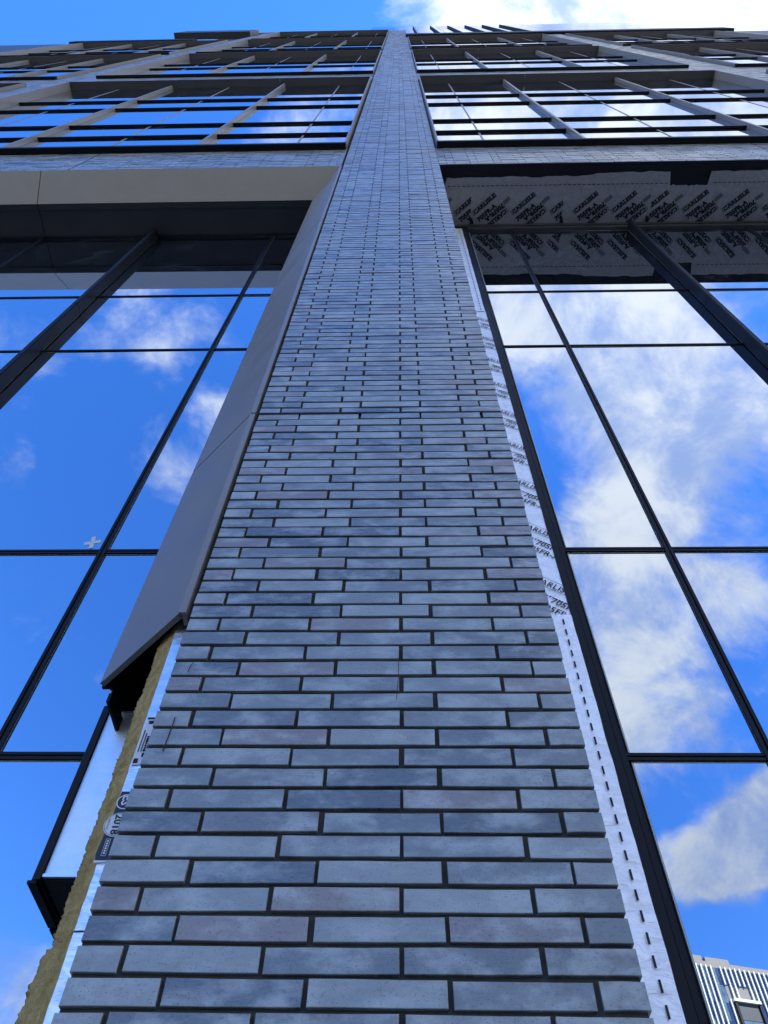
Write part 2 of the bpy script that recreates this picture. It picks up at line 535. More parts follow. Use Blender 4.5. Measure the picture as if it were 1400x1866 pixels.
def course_boxes(mb, x0, x1, z0, z1, y=0.0):
    """every brick of a wall panel as its own little box, joined"""
    n0, n1 = math.ceil((z0 - P0) / ROW - 1e-6), math.floor((z1 - P0) / ROW + 1e-6)
    for n in range(n0, n1):
        zb = P0 + n * ROW + (0.0 if n != 41 else 0.002)
        zt = zb + ROW - JT
        for a, b in joints(n, x0, x1):
            j = random.uniform(-0.0016, 0.0016) + y
            e = random.uniform(-0.0016, 0.0016)
            g, q = random.uniform(-0.0011, 0.0011), random.uniform(-0.0010, 0.0010)
            zb_, zt_ = zb + random.uniform(-.0007, .0007), zt + random.uniform(-.0007, .0007)
            mb.add([(a + e, j - g - q, zb_), (b + e, j - g + q, zb_), (b + e, j + g + q, zt_), (a + e, j + g - q, zt_),
                    (a + e, j + 0.03, zb_), (b + e, j + 0.03, zb_), (b + e, j + 0.03, zt_), (a + e, j + 0.03, zt_)],
                   [(0, 1, 2, 3), (0, 4, 5, 1), (3, 2, 6, 7), (0, 3, 7, 4), (1, 5, 6, 2)])


def raw_build(mb, name, mat, parent):
    me = bpy.data.meshes.new(name)
    me.from_pydata(mb.v, [], mb.f)
    me.update()
    return link(name, me, mat, parent)


REC = 0.0100                        # mortar set back from the brick face
TOP = 69.9
# --- main pier
pier = MB().box(XL + 0.004, XR - 0.004, REC, 0.06, GROUND, JOIN - 0.006).box(XL + 0.004, XR - 0.004, REC, 0.06, JOIN + 0.002, TOP)
pier.box(-0.60, 0.46, 0.06, 0.76, GROUND, TOP)
pier = pier.build('pier', 'mortar', BLD)
tag(pier, 'central brick pier with charcoal mortar joints')
lib = {}
n_single, n = 0, -2
FIRST = -2
while n_single < 296:
    row = joints(n, XL, XR)
    for a, b in row:
        ln = round(b - a, 3)
        key = (ln, random.randrange(4))
        if key not in lib:
            lib[key] = brick_mesh('brick', ln)
        o = bpy.data.objects.new('brick', lib[key])
        COL.objects.link(o)
        o.parent = pier
        zb = P0 + n * ROW
        o.location = Vector(((a + b) / 2 + random.uniform(-.0018, .0018), random.uniform(-.0022, .0022), zb + (ROW - JT) / 2 + random.uniform(-.0011, .0011))) - wloc(pier)
        o.rotation_euler = (random.uniform(-.016, .016), random.uniform(-.0045, .0045), random.uniform(-.006, .006))
        n_single += 1
    n += 1
mb = MB()
course_boxes(mb, XL, XR, GROUND, P0 + FIRST * ROW)
course_boxes(mb, XL, XR, P0 + n * ROW, TOP)
tag(raw_build(mb, 'brick_coursing', 'bricks', pier), kind='stuff')

MB().box(XL + .001, XR - .001, -0.0035, 0.02, JOIN - 0.0110, JOIN + 0.0070).build('movement_joint', 'black', pier)

# pencil and marker strokes on three bricks by the left edge
pm = MB()


def stroke(pts, wd):
    for (xa, za), (xb, zb) in zip(pts[:-1], pts[1:]):
        pm.add([(xa - wd, -0.0052, za), (xa + wd, -0.0052, za), (xb + wd, -0.0052, zb), (xb - wd, -0.0052, zb)], [(0, 1, 2, 3)])


stroke([(-0.668, 1.408), (-0.666, 1.45), (-0.664, 1.492), (-0.663, 1.53)], 0.0016)
stroke([(-0.668, 1.712), (-0.664, 1.745), (-0.655, 1.762)], 0.0014)
stroke([(-0.018, 1.60), (-0.012, 1.70), (-0.012, 1.77)], 0.0008)
raw_build(pm, 'pen_mark', 'ink', pier)

# --- side piers, spandrel bands
LEV = [(12.10, 23.90), (26.25, 38.30), (39.75, 53.75), (55.2, 68.75)]
LCOL = [(-9.05, -0.765, [-1.635, -3.13, -4.66, -6.22, -7.70], 4), (0.53, 8.50, [1.34, 2.83, 4.33, 5.84, 7.30], 3),
        (-19.0, -10.25, [-11.4, -12.80, -14.4, -16.05, -17.5], 3), (9.85, 18.6, [11.2, 12.75, 14.3, 15.85, 17.2], 3)]
PIERS = [(-10.22, -9.08, 68.9), (8.53, 9.82, 55.4), (-20.3, -19.03, 55.4), (18.63, 19.9, 55.4)]
for k, (a, b, top) in enumerate(PIERS):
    p = MB().box(a + .004, b - .004, REC, 0.06, GROUND, top).box(a + .03, b - .03, 0.06, 0.76, GROUND, top).build('pier', 'mortar', BLD)
    mb = MB()
    course_boxes(mb, a, b, GROUND, top)
    tag(raw_build(mb, 'brick_coursing', 'bricks', p), kind='stuff')

for (a, b, xs, nl) in LCOL:
    x0, x1 = a - 0.012, b + 0.012
    if a == -9.05:
        x1 = XL - 0.03
    if a == 0.53:
        x0 = XR + 0.006
    zs = [10.70] + [LEV[i][1] + 0.04 for i in range(nl)]
    ze = [LEV[i][0] - 0.03 for i in range(nl)] + [LEV[nl - 1][1] + (0.5 if nl == 3 else 0.9)]
    # expansion joints split the first band into two pieces
    for q, (za, zb) in enumerate(zip(zs, ze)):
        xcut = {-9.05: -4.30, 0.53: 4.95}.get(a) if q == 0 else None
        spans = [(x0, x1)] if xcut is None else [(x0, xcut - 0.012), (xcut + 0.012, x1)]
        for (u, v_) in spans:
            bd = MB().box(u + .003, v_ - .003, REC, 0.10, za, zb).build('brick_band', 'mortar', BLD)
            mb = MB()
            course_boxes(mb, u, v_, za - 0.02, zb + 0.02)
            tag(raw_build(mb, 'brick_coursing', 'bricks', bd), kind='stuff')

# --- wall mass behind everything
wm = MB().box(-40, 40, 0.83, 22, GROUND, 10.6).box(-40, 40, 0.14, 22, 10.9, 55.3).box(-12.6, 0.40, 0.14, 22, 55.32, 69.4)
wm.box(-40, -20.3, 0.02, 0.12, GROUND, 55.3).box(19.92, 40, 0.02, 0.12, GROUND, 55.3)
wm.box(-20.3, XL, 0.80, 0.828, 10.42, 10.9).box(XR, 20, 0.80, 0.828, 10.45, 10.9)
wm.box(-20.3, XL - .03, 0.10, 0.139, 10.75, 11.2)
wm.build('wall', 'bronze', BLD)

# --- upper windows: a projecting metal box frame, panes, fins, transom caps
GU, FY = 0.115, -0.09
TR = [[14.41, 15.92, 18.74, 20.43], [31.9, 34.0], [45.5, 48.3], [60.5, 63.2]]


def upper_window(a, b, xs, lev, fins_dark):
    z0, z1 = LEV[lev]
    win = MB().box(a + .02, b - .02, GU + 0.012, GU + 0.022, z0 + .02, z1 - .02).build('window', 'black', BLD)
    T = 0.022
    # sill in three lengths, head, jambs in segments with open joints
    cuts = [a, a + (b - a) * 0.36, a + (b - a) * 0.70, b]
    for u, v_ in zip(cuts[:-1], cuts[1:]):
        MB().box(u + .004, v_ - .004, FY, GU, z0 - 0.10, z0 - 0.004).build('sill', 'darkmetal', win)
    for u, v_ in zip(cuts[:-1], cuts[1:]):
        MB().box(u + .004, v_ - .004, FY, GU, z1 + 0.002, z1 + 0.035).build('head', 'headmetal', win)
        MB().box(u + .004, v_ - .004, FY - .004, FY - .0005, z1 - 0.004, z1 + 0.037).build('head_lip', 'metal', win)
    h3 = (z1 - z0) / 3
    for k in range(3):
        za, zb = z0 + k * h3, z0 + (k + 1) * h3 - 0.006
        MB().box(a, a + T, FY - .002, GU, za, zb).build('jamb', 'metal', win)
        MB().box(b - T, b, FY - .002, GU, za, zb).build('jamb', 'metal', win)
    xs = sorted(xs)
    xl = [a + T] + xs + [b - T]
    zl = [z0] + TR[lev][0:] + [z1]
    zl = sorted(zl)
    for i in range(len(xl) - 1):
        for k in range(len(zl) - 1):
            pz = MB().box(xl[i] + .014, xl[i + 1] - .014, GU, GU + .011, zl[k] + (0.03 if k else 0.0), zl[k + 1] - 0.004)
            pz.build('pane', 'glass', win)
    for k, z in enumerate(TR[lev]):
        MB().box(a + T, b - T, GU - 0.040, GU - .001, z, z + 0.034).build('transom', 'black', win)
    for i, x in enumerate(xs):
        if i % 2 == 0:
            MB().box(x - 0.015, x + 0.015, GU - 0.006, GU + .011, z0, z1).build('mullion', 'metal', win)
        else:
            for (u, v_) in ((z0, z0 + (z1 - z0) * .36), (z0 + (z1 - z0) * .36 + .006, z0 + (z1 - z0) * .80), (z0 + (z1 - z0) * .80 + .006, z1)):
                MB().box(x - 0.023, x + 0.023, 0.034, GU - .002, u, v_).build('fin', 'metal', win)
    return win


for (a, b, xs, nl) in LCOL:
    for lv in range(nl):
        upper_window(a, b, xs, lv, False)

# --- roof edges
MB().box(0.42, 20.4, -0.14, 0.6, 55.55, 57.6).build('coping', 'darkmetal', BLD)
MB().box(-12.6, XL - .01, -0.03, 0.5, 69.42, 70.6).build('coping', 'metal', BLD)
MB().box(-20.4, -12.7, -0.10, 0.5, 55.32, 56.6).build('coping', 'darkmetal', BLD)
MB().box(-15.6, -10.3, -0.30, 0.13, 62.5, 66.5).build('roof_canopy', 'bronze', BLD)
scr = MB().box(-2.6, 22.0, 0.26, 0.40, 57.0, 90.0).build('roof_screen', 'black', BLD)
for i in range(12):
    for k in range(3):
        MB().box(-2.55 + i * 2.05, -0.53 + i * 2.05, 0.20, 0.258, 57.2 + k * 10.9, 68.0 + k * 10.9).build('screen_panel', 'glass', scr)
for i in range(6):
    MB().box(1.28 + i * 1.62, 1.34 + i * 1.62, 0.06, 0.198, 64.5, 85.5).build('screen_fin', 'darkmetal', scr)

# ------------------------------------------------------------------ ground floor glazing
GY = 0.78


def shopfront(name_label, cols, fins, z_top, frame_at, sgn):
    sf = MB().box(min(cols), max(cols), GY + 0.014, GY + 0.024, GROUND, z_top).build('shopfront_window', 'black', BLD)
    tag(sf, name_label)
    zl = [GROUND + 0.05, 2.02, 3.405, 6.395, 7.905, z_top]
    cs = sorted(cols)
    for i in range(len(cs) - 1):
        for k in range(len(zl) - 1):
            x0, x1, z0, z1 = cs[i] + .016, cs[i + 1] - .016, zl[k] + 0.018, zl[k + 1] - 0.018
            p = MB().box(x0 + .005, x1 - .005, GY, GY + 0.012, z0 + .005, z1 - .005).build('pane', 'glass', sf, ((x0 + x1) / 2, GY + .006, (z0 + z1) / 2))
            p.rotation_euler = (random.uniform(-.0016, .0016), 0, random.uniform(-.0022, .0022))
            e = MB()
            e.box(x0, x1, GY + .001, GY + .012, z0, z0 + .005).box(x0, x1, GY + .001, GY + .012, z1 - .005, z1)
            e.box(x0, x0 + .005, GY + .001, GY + .012, z0 + .005, z1 - .005).box(x1 - .005, x1, GY + .001, GY + .012, z0 + .005, z1 - .005)
            e.build('pane_edge', 'edge', sf)
    for z in zl[1:-1]:
        w_ = 0.018 if z < 5 else 0.013
        m_ = MB().box(cs[0], cs[-1], GY - 0.010, GY - .001, z + 0.004, z + w_).box(cs[0], cs[-1], GY - 0.010, GY - .001, z - w_, z - 0.004)
        m_.box(cs[0], cs[-1], GY - 0.004, GY - .001, z - 0.004, z + 0.004)
        m_.build('transom', 'black', sf)
    for x in cs[1:-1]:
        if x in fins:
            for (u, v_) in ((GROUND, 3.4), (3.408, 7.36), (7.368, z_top - 0.004)):
                f_ = MB().box(x - 0.028, x + 0.028, GY - 0.11, GY - 0.012, u, v_)
                f_.box(x - 0.019, x + 0.019, GY - 0.116, GY - 0.1105, u, v_)
                f_.build('fin', 'darkmetal', sf)
        else:
            m_ = MB().box(x - 0.020, x - 0.005, GY - 0.014, GY - .0015, GROUND, z_top).box(x + 0.005, x + 0.020, GY - 0.014, GY - .0015, GROUND, z_top)
            m_.box(x - 0.005, x + 0.005, GY - 0.005, GY - .0015, GROUND, z_top)
            m_.build('mullion', 'darkmetal', sf)
    # stepped side frame against the pier
    xe = frame_at
    fr = MB()
    for (u, v_, y0) in ((0.0, 0.015, 0.762), (0.015, 0.032, 0.742), (0.032, 0.036, 0.752), (0.036, 0.073, 0.735)):
        xa, xb = sorted((xe - sgn * u, xe - sgn * v_))
        fr.box(xa, xb, y0, GY + 0.012, GROUND, z_top)
    fr.build('side_frame', 'darkmetal', sf)
    MB().box(cs[0], cs[-1], 0.74, GY + 0.012, z_top, z_top + 0.09).build('head_frame', 'bronze', sf)
    return sf


sfL = shopfront('left shopfront glazing reflecting mostly blue sky', [-8.9, -7.75, -6.25, -4.70, -3.19, -1.655, -1.085], (-3.19, -6.25), 10.38, -1.085, -1)
sfR = shopfront('right shopfront glazing reflecting white cloud', [0.885, 1.45, 2.985, 4.50, 6.0, 7.4, 8.45], (2.985, 6.0), 10.44, 0.885, 1)

# taped cross on the left pane
tx = empty('taped_cross', (-1.745, GY - 0.001, 3.50), 'small pale cross of tape stuck on the left window above the transom', 'tape')
for rot in (0.25, 1.75):
    c_, s_ = math.cos(rot), math.sin(rot)
    t_ = MB()
    hx, hz = 0.045, 0.012
    t_.add([(-1.745 + c_ * x - s_ * z, GY - 0.0015 - 0.0006 * rot, 3.50 + 1.25 * (s_ * x + c_ * z)) for x, z in ((-hx, -hz), (hx, -hz), (hx, hz), (-hx, hz))], [(0, 1, 2, 3)])
    t_.build('strip', 'tape', tx)

# ------------------------------------------------------------------ grey metal surround, left
JX0, JX1, JYI = -0.765, -1.112, 0.338
TH = 0.020
sur = MB().box(-8.95, XL - 0.006, 0.09, 0.10, 10.66, 10.70).build('surround', 'metal', BLD)
tag(sur, 'smooth grey metal surround folded round the left opening')
HZ0, HZ1 = 10.70, 10.34        # outer and inner edge of the sloped head
jlen = math.hypot(JX1 - JX0, JYI)
nx, ny = JYI / jlen * TH, (JX0 - JX1) / jlen * TH   # inward normal (behind the sheet)


def jamb_piece(z0, z1, mitre=False):
    m_ = MB()
    a, b = (JX0, 0.0), (JX1, JYI)
    a2, b2 = (JX0 + nx, ny), (JX1 + nx, JYI + ny)
    poly = [a, b, b2, a2]
    if mitre:
        zt = [HZ0, HZ1, HZ1, HZ0]
        m_.add([(p[0], p[1], z0) for p in poly] + [(p[0], p[1], zt[i]) for i, p in enumerate(poly)],
               [(0, 1, 2, 3), (7, 6, 5, 4), (0, 4, 5, 1), (1, 5, 6, 2), (2, 6, 7, 3), (3, 7, 4, 0)])
    else:
        m_.prism(poly, lambda p, k: (p[0], p[1], (z0, z1)[k]))
    o = m_.build('jamb_panel', 'metal', sur)
    lip = MB().box(JX0 + .0005, JX0 + 0.025, -0.006, 0.016, z0, z1)
    lip.box(JX0 + 0.010, JX0 + 0.025, 0.016, 0.055, z0, z1)
    lip.build('lip', 'metal', sur)
    fl = MB().box(JX1 + 0.003, JX1 + 0.045, JYI + 0.016, JYI + 0.030, z0, (z1 if not mitre else HZ1))
    fl.box(JX1 + 0.031, JX1 + 0.045, JYI + 0.030, 0.500, z0, (z1 if not mitre else HZ1))
    fl.box(JX1 + 0.022, JX1 + 0.030, 0.498, GY - 0.040, max(z0, 2.036), (z1 if not mitre else HZ1) + 0.006 * (not mitre))
    fl.build('return_flange', 'darkmetal', sur)


jamb_piece(1.994, 3.520)
jamb_piece(3.532, 7.738)
jamb_piece(7.750, HZ0, True)
for (xa, xb) in ((-8.95, -4.66), (-4.65, None)):
    m_ = MB()
    # the sloped sheet, mitred at the right end
    x0r, x1r = (JX0, JX1) if xb is None else (xb, xb)
    v = [(xa, 0.0, HZ0), (x0r, 0.0, HZ0), (x1r, JYI, HZ1), (xa, JYI, HZ1)]
    up = Vector((0, 0.338, 0.36)).normalized() * TH
    m_.add(v + [tuple(Vector(p) + up) for p in v], [(0, 1, 2, 3), (7, 6, 5, 4), (0, 4, 5, 1), (1, 5, 6, 2), (2, 6, 7, 3), (3, 7, 4, 0)])
    m_.build('head_panel', 'metal', sur)
    xr = x1r + 0.02 if xb is None else xb
    MB().box(xa, xr, JYI + 0.012, 0.415, HZ1 - 0.004, HZ1 + 0.008).build('soffit_trim', 'bronze', sur)
    MB().box(xa, xr, 0.419, GY - 0.042, HZ1 + 0.008, HZ1 + 0.024).build('soffit_panel', 'bronze', sur)

# dark sheets closing the cavity; their black stands for the shade inside
cav = MB().box(-0.64, -0.605, 0.17, 0.80, GROUND, 10.6).box(-1.04, -0.64, 0.70, 0.80, GROUND, 10.36)
cav.build('cavity_shade', 'barrier', BLD)

# bracket under the jamb
br = empty('jamb_bracket', (-1.08, 0.40, 1.93), 'short dark steel bracket hanging under the cut end of the grey jamb', 'bracket')
MB().box(-1.075, -1.063, 0.362, 0.52, 1.930, 1.990).build('strap', 'darkmetal', br)
MB().box(-1.125, -1.075, 0.50, 0.512, 2.025, 2.115).build('face_plate', 'metal', br)
MB().box(-1.125, -1.030, 0.512, 0.56, 2.020, 2.036).build('angle', 'darkmetal', br)
MB().box(-1.072, -1.066, 0.355, 0.362, 1.965, 1.975).build('screw', 'galv', br)

# ------------------------------------------------------------------ exposed build-up, lower left
def wool_slab(name, z0, z1, xo, label, seed):
    NZ, NA = int((z1 - z0) / 0.0045), 15
    A, B = Vector((-0.772, 0.080, 0)), Vector((-0.866 + xo, 0.165, 0))
    nrm = Vector((-(B.y - A.y), (B.x - A.x), 0)).normalized()
    if nrm.x > 0:
        nrm = -nrm
    mb = MB()
    for i in range(NZ + 1):
        z = z0 + (z1 - z0) * i / NZ
        lean = -0.011 * max(0.0, (z - 0.8))
        for k in range(NA + 1):
            t = k / NA
            p = A.lerp(B, t)
            q = Vector((seed, z * 9, t * 2.0))
            n1 = noise.fractal(Vector((seed, z * 14, t * 1.5)), 0.9, 2.0, 5)
            n2 = noise.noise(Vector((seed + 4, z * 5, 0)))
            n3 = noise.fractal(Vector((seed + 9, z * 120, t * 11)), 0.8, 2.1, 4)
            amp = min(1.0, t * 3.0)
            p = p + nrm * amp * (0.004 * n1 + 0.005 * n3)
            p = p + (B - A).normalized() * t * t * (0.005 * n2 + 0.004 * n1 * abs(n1) + 0.0045 * n3 * abs(n3) + 0.0012 * n3)
            end = min(z - z0, z1 - z)
            if end < 0.02:
                p = p - (B - A) * 0.10 * t * (1 - end / 0.02)
            mb.v.append((p.x + lean, p.y, z + 0.003 * n3 * amp))
    c = NA + 1
    for i in range(NZ):
        for k in range(NA):
            mb.f.append((i * c + k, i * c + k + 1, (i + 1) * c + k + 1, (i + 1) * c + k))
    # back, front and ends
    o = len(mb.v)
    for i in range(NZ + 1):
        z = z0 + (z1 - z0) * i / NZ
        mb.v += [(-0.65, 0.080, z), (-0.65, 0.165, z)]
    for i in range(NZ):
        a0, a1 = o + 2 * i, o + 2 * i + 2
        mb.f += [(i * c, (i + 1) * c, a1, a0), (i * c + NA, a0 + 1, a1 + 1, (i + 1) * c + NA)]
    mb.f += [tuple([k for k in range(c)] + [o + 1, o]), tuple([NZ * c + k for k in range(c)] + [o + 2 * NZ + 1, o + 2 * NZ])]
    root = mb.build(name, 'wool', None, (-0.75, 0.10, z0), smooth=True)
    tag(root, label, 'insulation', 'mineral wool slabs beside the brick pier')
    # foil facing with slightly crumpled edge
    fo = MB()
    NF = int((z1 - z0) / 0.02)
    for i in range(NF + 1):
        z = z0 + (z1 - z0) * i / NF
        lean = -0.011 * max(0.0, (z - 0.8))
        e = 0.0022 * noise.fractal(Vector((seed + 3, z * 25, 0)), 1, 2, 3)
        fo.v += [(-0.64, 0.0775, z), (-0.745 + lean, 0.0765 + e, z), (-0.7735 + lean + e, 0.0775, z), (-0.776 + lean + e, 0.083, z)]
    for i in range(NF):
        for k in range(3):
            fo.f.append((i * 4 + k, i * 4 + k + 1, i * 4 + k + 5, i * 4 + k + 4))
    fo.build('foil_facing', 'silver', root)
    return root


wool_slab('mineral_wool_slab', 0.955, 2.04, 0.012, 'ragged yellow mineral wool slab tucked under the grey metal jamb', 3.1)
wool_slab('mineral_wool_slab', GROUND + 0.02, 0.950, -0.004, 'lower mineral wool slab beside the bottom brick courses, below the slab joint', 11.7)

# printed labels on the foil: navy seal label and white data label
seal = empty('seal_label', (-0.76, 0.07, 1.30), 'dark navy product label marked 2018 on the silver foil beside the bricks', 'label')
SY = 0.0735
lb = Print()
lb.poly([(-0.700, 1.130), (-0.783, 1.130), (-0.788, 1.145), (-0.779, 1.26), (-0.777, 1.335), (-0.700, 1.335)])
lb.build('backing', 'sticker', seal, lambda x, z: (x, SY, z))
wp = Print()
wp.ring((-0.7575, 1.232), 0.0, 0.036)
wp.ring((-0.757, 1.302), 0.0205, 0.0235)
wp.text('ES', 0.034, (-0.7665, 1.323), -math.pi / 2, 0.0008)
wp.text('CC', 0.016, (-0.741, 1.325), -math.pi / 2, 0.0005)
for k in range(6):
    wp.rect(0.004 + k * 0.0068, 0.0086 + k * 0.0068, 0.0035, 0.0085, (-0.773, 1.19), -math.pi / 2)
wp.frame(0, 0.048, 0, 0.012, 0.001, (-0.773, 1.19), -math.pi / 2)
wp.rect(-0.786, -0.70, 1.124, 1.1295)
wp.build('print', 'white', seal, lambda x, z: (x, SY - 0.0012, z))
dp_ = Print()
dp_.text('2018', 0.030, (-0.7685, 1.262), -math.pi / 2, 0.0006)
dp_.text('IBC', 0.018, (-0.7445, 1.246), -math.pi / 2, 0.0004)
dp_.ring((-0.7575, 1.232), 0.0325, 0.0335)
dp_.text('APPROVED', 0.0065, (-0.784, 1.249), -math.pi / 2)
dp_.build('print', 'ink', seal, lambda x, z: (x, SY - 0.0024, z))

dl = empty('data_label', (-0.76, 0.07, 1.52), 'narrow white printed product label on the foil above the navy label', 'label')
q = Print()
q.poly([(-0.70, 1.425), (-0.778, 1.425), (-0.780, 1.50), (-0.776, 1.60), (-0.70, 1.60)])
q.build('backing', 'white', dl, lambda x, z: (x, SY, z))
q = Print()
q.text('1037715', 0.017, (-0.758, 1.53), -math.pi / 2, 0.0006)
q.rect(-0.775, -0.735, 1.592, 1.599)
q.rect(-0.768, -0.745, 1.574, 1.586)
q.rect(-0.775, -0.762, 1.430, 1.446)
q.rect(-0.757, -0.735, 1.452, 1.466)
for k in range(4):
    q.rect(-0.772 + k * 0.008, -0.769 + k * 0.008, 1.47, 1.55 - 0.012 * k)
q.build('print', 'ink', dl, lambda x, z: (x, SY - 0.0012, z))

# galvanised closure box between wool and glass
gb = empty('galvanised_closure', (-0.95, 0.65, 1.35), 'pale galvanised steel closure box with black gasket edge between mineral wool and glass', 'steel box')
MB().box(-1.122, -0.66, 0.520, 0.526, 1.352, 2.030).build('face_sheet', 'galv', gb)
MB().box(-1.122, -0.66, 0.513, 0.5195, 2.012, 2.030).build('folded_lip', 'galv', gb)
MB().box(-1.122, -0.66, 0.512, 0.5195, 1.350, 1.360).build('folded_lip', 'galv', gb)
MB().box(-1.118, -0.66, 0.527, 0.776, 1.345, 1.351).build('bottom_plate', 'barrier', gb)
gk = MB().prism([(-1.124, 0.508), (-1.150, 0.512), (-1.160, 0.530), (-1.160, 0.774), (-1.124, 0.774)], lambda p, k: (p[0], p[1], (1.340, 2.045)[k]))
gk.build('gasket', 'black', gb)
MB().box(-1.163, -1.135, 0.514, 0.774, 1.330, 1.3395).build('gasket', 'black', gb)
fz = MB()
for (z, r) in ((1.36, 0.014), (1.395, 0.010), (1.86, 0.011), (1.83, 0.009)):
    for k in range(5):
        a = 1.26 * k
        fz.add([(-1.162 - r * abs(math.cos(a)) * .8, 0.55 + 0.01 * k, z + r * math.sin(a)), (-1.158, 0.55, z - r), (-1.158, 0.56, z + r)], [(0, 1, 2)])
raw_build(fz, 'wool_tuft', 'wool', gb)

# ------------------------------------------------------------------ white foil strip, right
ms = empty('foil_membrane_strip', (0.70, 0.74, GROUND), 'white foil membrane strip running up between the brick pier and right window frame', 'membrane')
MY = 0.740


def strip_piece(z0, z1, xe, y, nm, seed):
    m_ = MB()
    N = int((z1 - z0) / 0.03)
    X = [0.47, 0.60, 0.68, 0.72, 0.745, 0.77, 0.80, xe]
    for i in range(N + 1):
        z = z0 + (z1 - z0) * i / N
        for k, x in enumerate(X):
            e = noise.fractal(Vector((x * 22 + seed, z * 6, seed)), 1, 2, 3)
            xx = x + (0.0018 * e if k == len(X) - 1 else 0)
            m_.v.append((xx, y - 0.003 * e * (1 if k > 1 else 0), z))
    c = len(X)
    for i in range(N):
        for k in range(c - 1):
            m_.f.append((i * c + k, i * c + k + 1, (i + 1) * c + k + 1, (i + 1) * c + k))
    o = raw_build(m_, nm, 'whitefoil', ms)
    o.data.polygons.foreach_set('use_smooth', [True] * len(o.data.polygons))
    return o


strip_piece(GROUND, 2.82, 0.812, 0.732, 'sheet', 1.0)
strip_piece(2.81, 7.20, 0.816, 0.738, 'sheet', 5.0)
strip_piece(7.19, 10.42, 0.806, 0.733, 'sheet', 8.0)
ds = Print()
z = -1.2
while z < 2.78:
    ds.rect(0.765 - .004, 0.765 + .004, z, z + 0.038)
    z += 0.0705
z = 7.22
while z < 10.3:
    ds.rect(0.770 - .0035, 0.770 + .0035, z, z + 0.04)
    z += 0.078
tag(ds.build('dash_print', 'ink', ms, lambda x, z: (x, 0.7265, z)), kind='stuff')
lp = Print()
z = 2.92
while z < 7.3:
    r = math.radians(-38)
    lp.text('705FR-A', 0.056, (0.724, z), r, 0.0006)
    lp.text('705FR-A', 0.056, (0.664, z - 0.03), r, 0.0006)
    lp.text('CARLISLE', 0.056, (0.664, z + 0.175), r, 0.0004)
    lp.frame(-0.02, 0.30, -0.012, 0.053, 0.0028, (0.664, z + 0.175), r)
    for j in range(9):          # a line of print too small to read
        lp.rect(j * 0.017, j * 0.017 + 0.011, 0, 0.009, (0.70, z + 0.06), r)
    z += 0.49
lp.clip(0.50, 0.812, 2.83, 7.18)
tag(lp.build('lettering', 'ink', ms, lambda x, z: (x, 0.7325, z)), kind='stuff')
MB().box(0.462, 0.492, 0.062, 0.728, GROUND, 10.44).build('side_sheet', 'whitefoil', ms)

# ------------------------------------------------------------------ printed soffit membrane, right
SZ = 10.66
BAR = MB().box(XR + .005, 8.5, 0.002, 0.735, SZ + 0.004, SZ + 0.03).build('soffit_barrier', 'barrier', BLD)
sm = empty('soffit_membrane', (3.0, 0.40, SZ), 'grey foil soffit membrane printed with diagonal black lettering over the right window', 'membrane')
SHEETS = [(0.505, 0.94, ()), (0.92, 2.14, ()), (2.11, 3.27, ()), (3.24, 6.0, ()), (5.97, 8.5, ())]


def soffit_map(dz):
    return lambda u, v: (u, -v, SZ - dz)     # print: u to the right, v towards the viewer


XP = 1.0
PAT = []
for i, (a, b, _) in enumerate(SHEETS):
    m_ = MB()
    N = max(6, int((b - a) / 0.02))
    r0 = random.random() * 50
    for k in range(N + 1):
        x = a + (b - a) * k / N
        yf = 0.155 + 0.020 * noise.fractal(Vector((x * 3.2, 4, 0)), 1, 2, 5) - (0.035 if x > 2.3 else 0.0) * min(1, max(0, (x - 2.3) * 3))
        if 3.47 < x < 3.98:
            yf = 0.285 + 0.02 * noise.noise(Vector((x * 20, 1, 1)))
        if x < 0.60:
            yf = 0.30 - max(0, (x - 0.56)) * 2.2
        e = 0.0014 * i
        for t in range(7):
            y = yf + (0.762 - yf) * t / 6
            wz = 0.005 * noise.fractal(Vector((x * 5, y * 7, r0)), 1, 2, 4) if 0 < t < 6 else 0.0
            m_.v.append((x, y, SZ - 0.006 - e + wz * 0.4))
    for k in range(N):
        for t in range(6):
            m_.f.append((k * 7 + t, k * 7 + t + 1, (k + 1) * 7 + t + 1, (k + 1) * 7 + t))
    o = raw_build(m_, 'sheet', 'greyfoil', sm)
    o.data.polygons.foreach_set('use_smooth', [True] * len(o.data.polygons))


def block(pr, x, rot=math.radians(41)):
    """one repeat of the print; x is where the first frame starts (v is minus y)"""
    c, n_ = math.cos(rot), math.sin(rot)

    def at(a, p):
        return (x + a * c + p * n_, -0.628 + a * n_ - p * c)
    pr.frame(0, 0.375, 0, 0.060, 0.006, at(0, 0), rot)
    pr.text('CARLISLE', 0.060, at(0.016, -0.010), rot, 0.0030, 1.0, 1.40)
    pr.text('705FR-A', 0.080, at(0.0, 0.103), rot, 0.0048, 1.0, 1.02)
    pr.text('705FR-A', 0.080, at(0.372, 0.117), rot + math.pi, 0.0048, 1.0, 1.02)
    pr.frame(0, 0.375, 0, 0.060, 0.006, at(0.372, 0.193), rot + math.pi)
    pr.text('CARLISLE', 0.060, at(0.356, 0.203), rot + math.pi, 0.0030, 1.0, 1.40)
    for j in range(3):
        for i in range(7):          # small print, not legible in the picture
            pr.rect(i * 0.0143, i * 0.0143 + 0.0095, 0, 0.0085, at(0.388, 0.119 + j * 0.0135), rot)
    pr.frame(0, 0.110, 0, 0.044, 0.0025, at(0.382, 0.150), rot)


def sheet_print(x0, x1, starts):
    pr = Print()
    for s in starts:
        block(pr, s)
    pr.clip(x0, x1, -0.760, -0.20)
    tag(pr.build('lettering', 'ink', sm, soffit_map(0.0165)), kind='stuff')


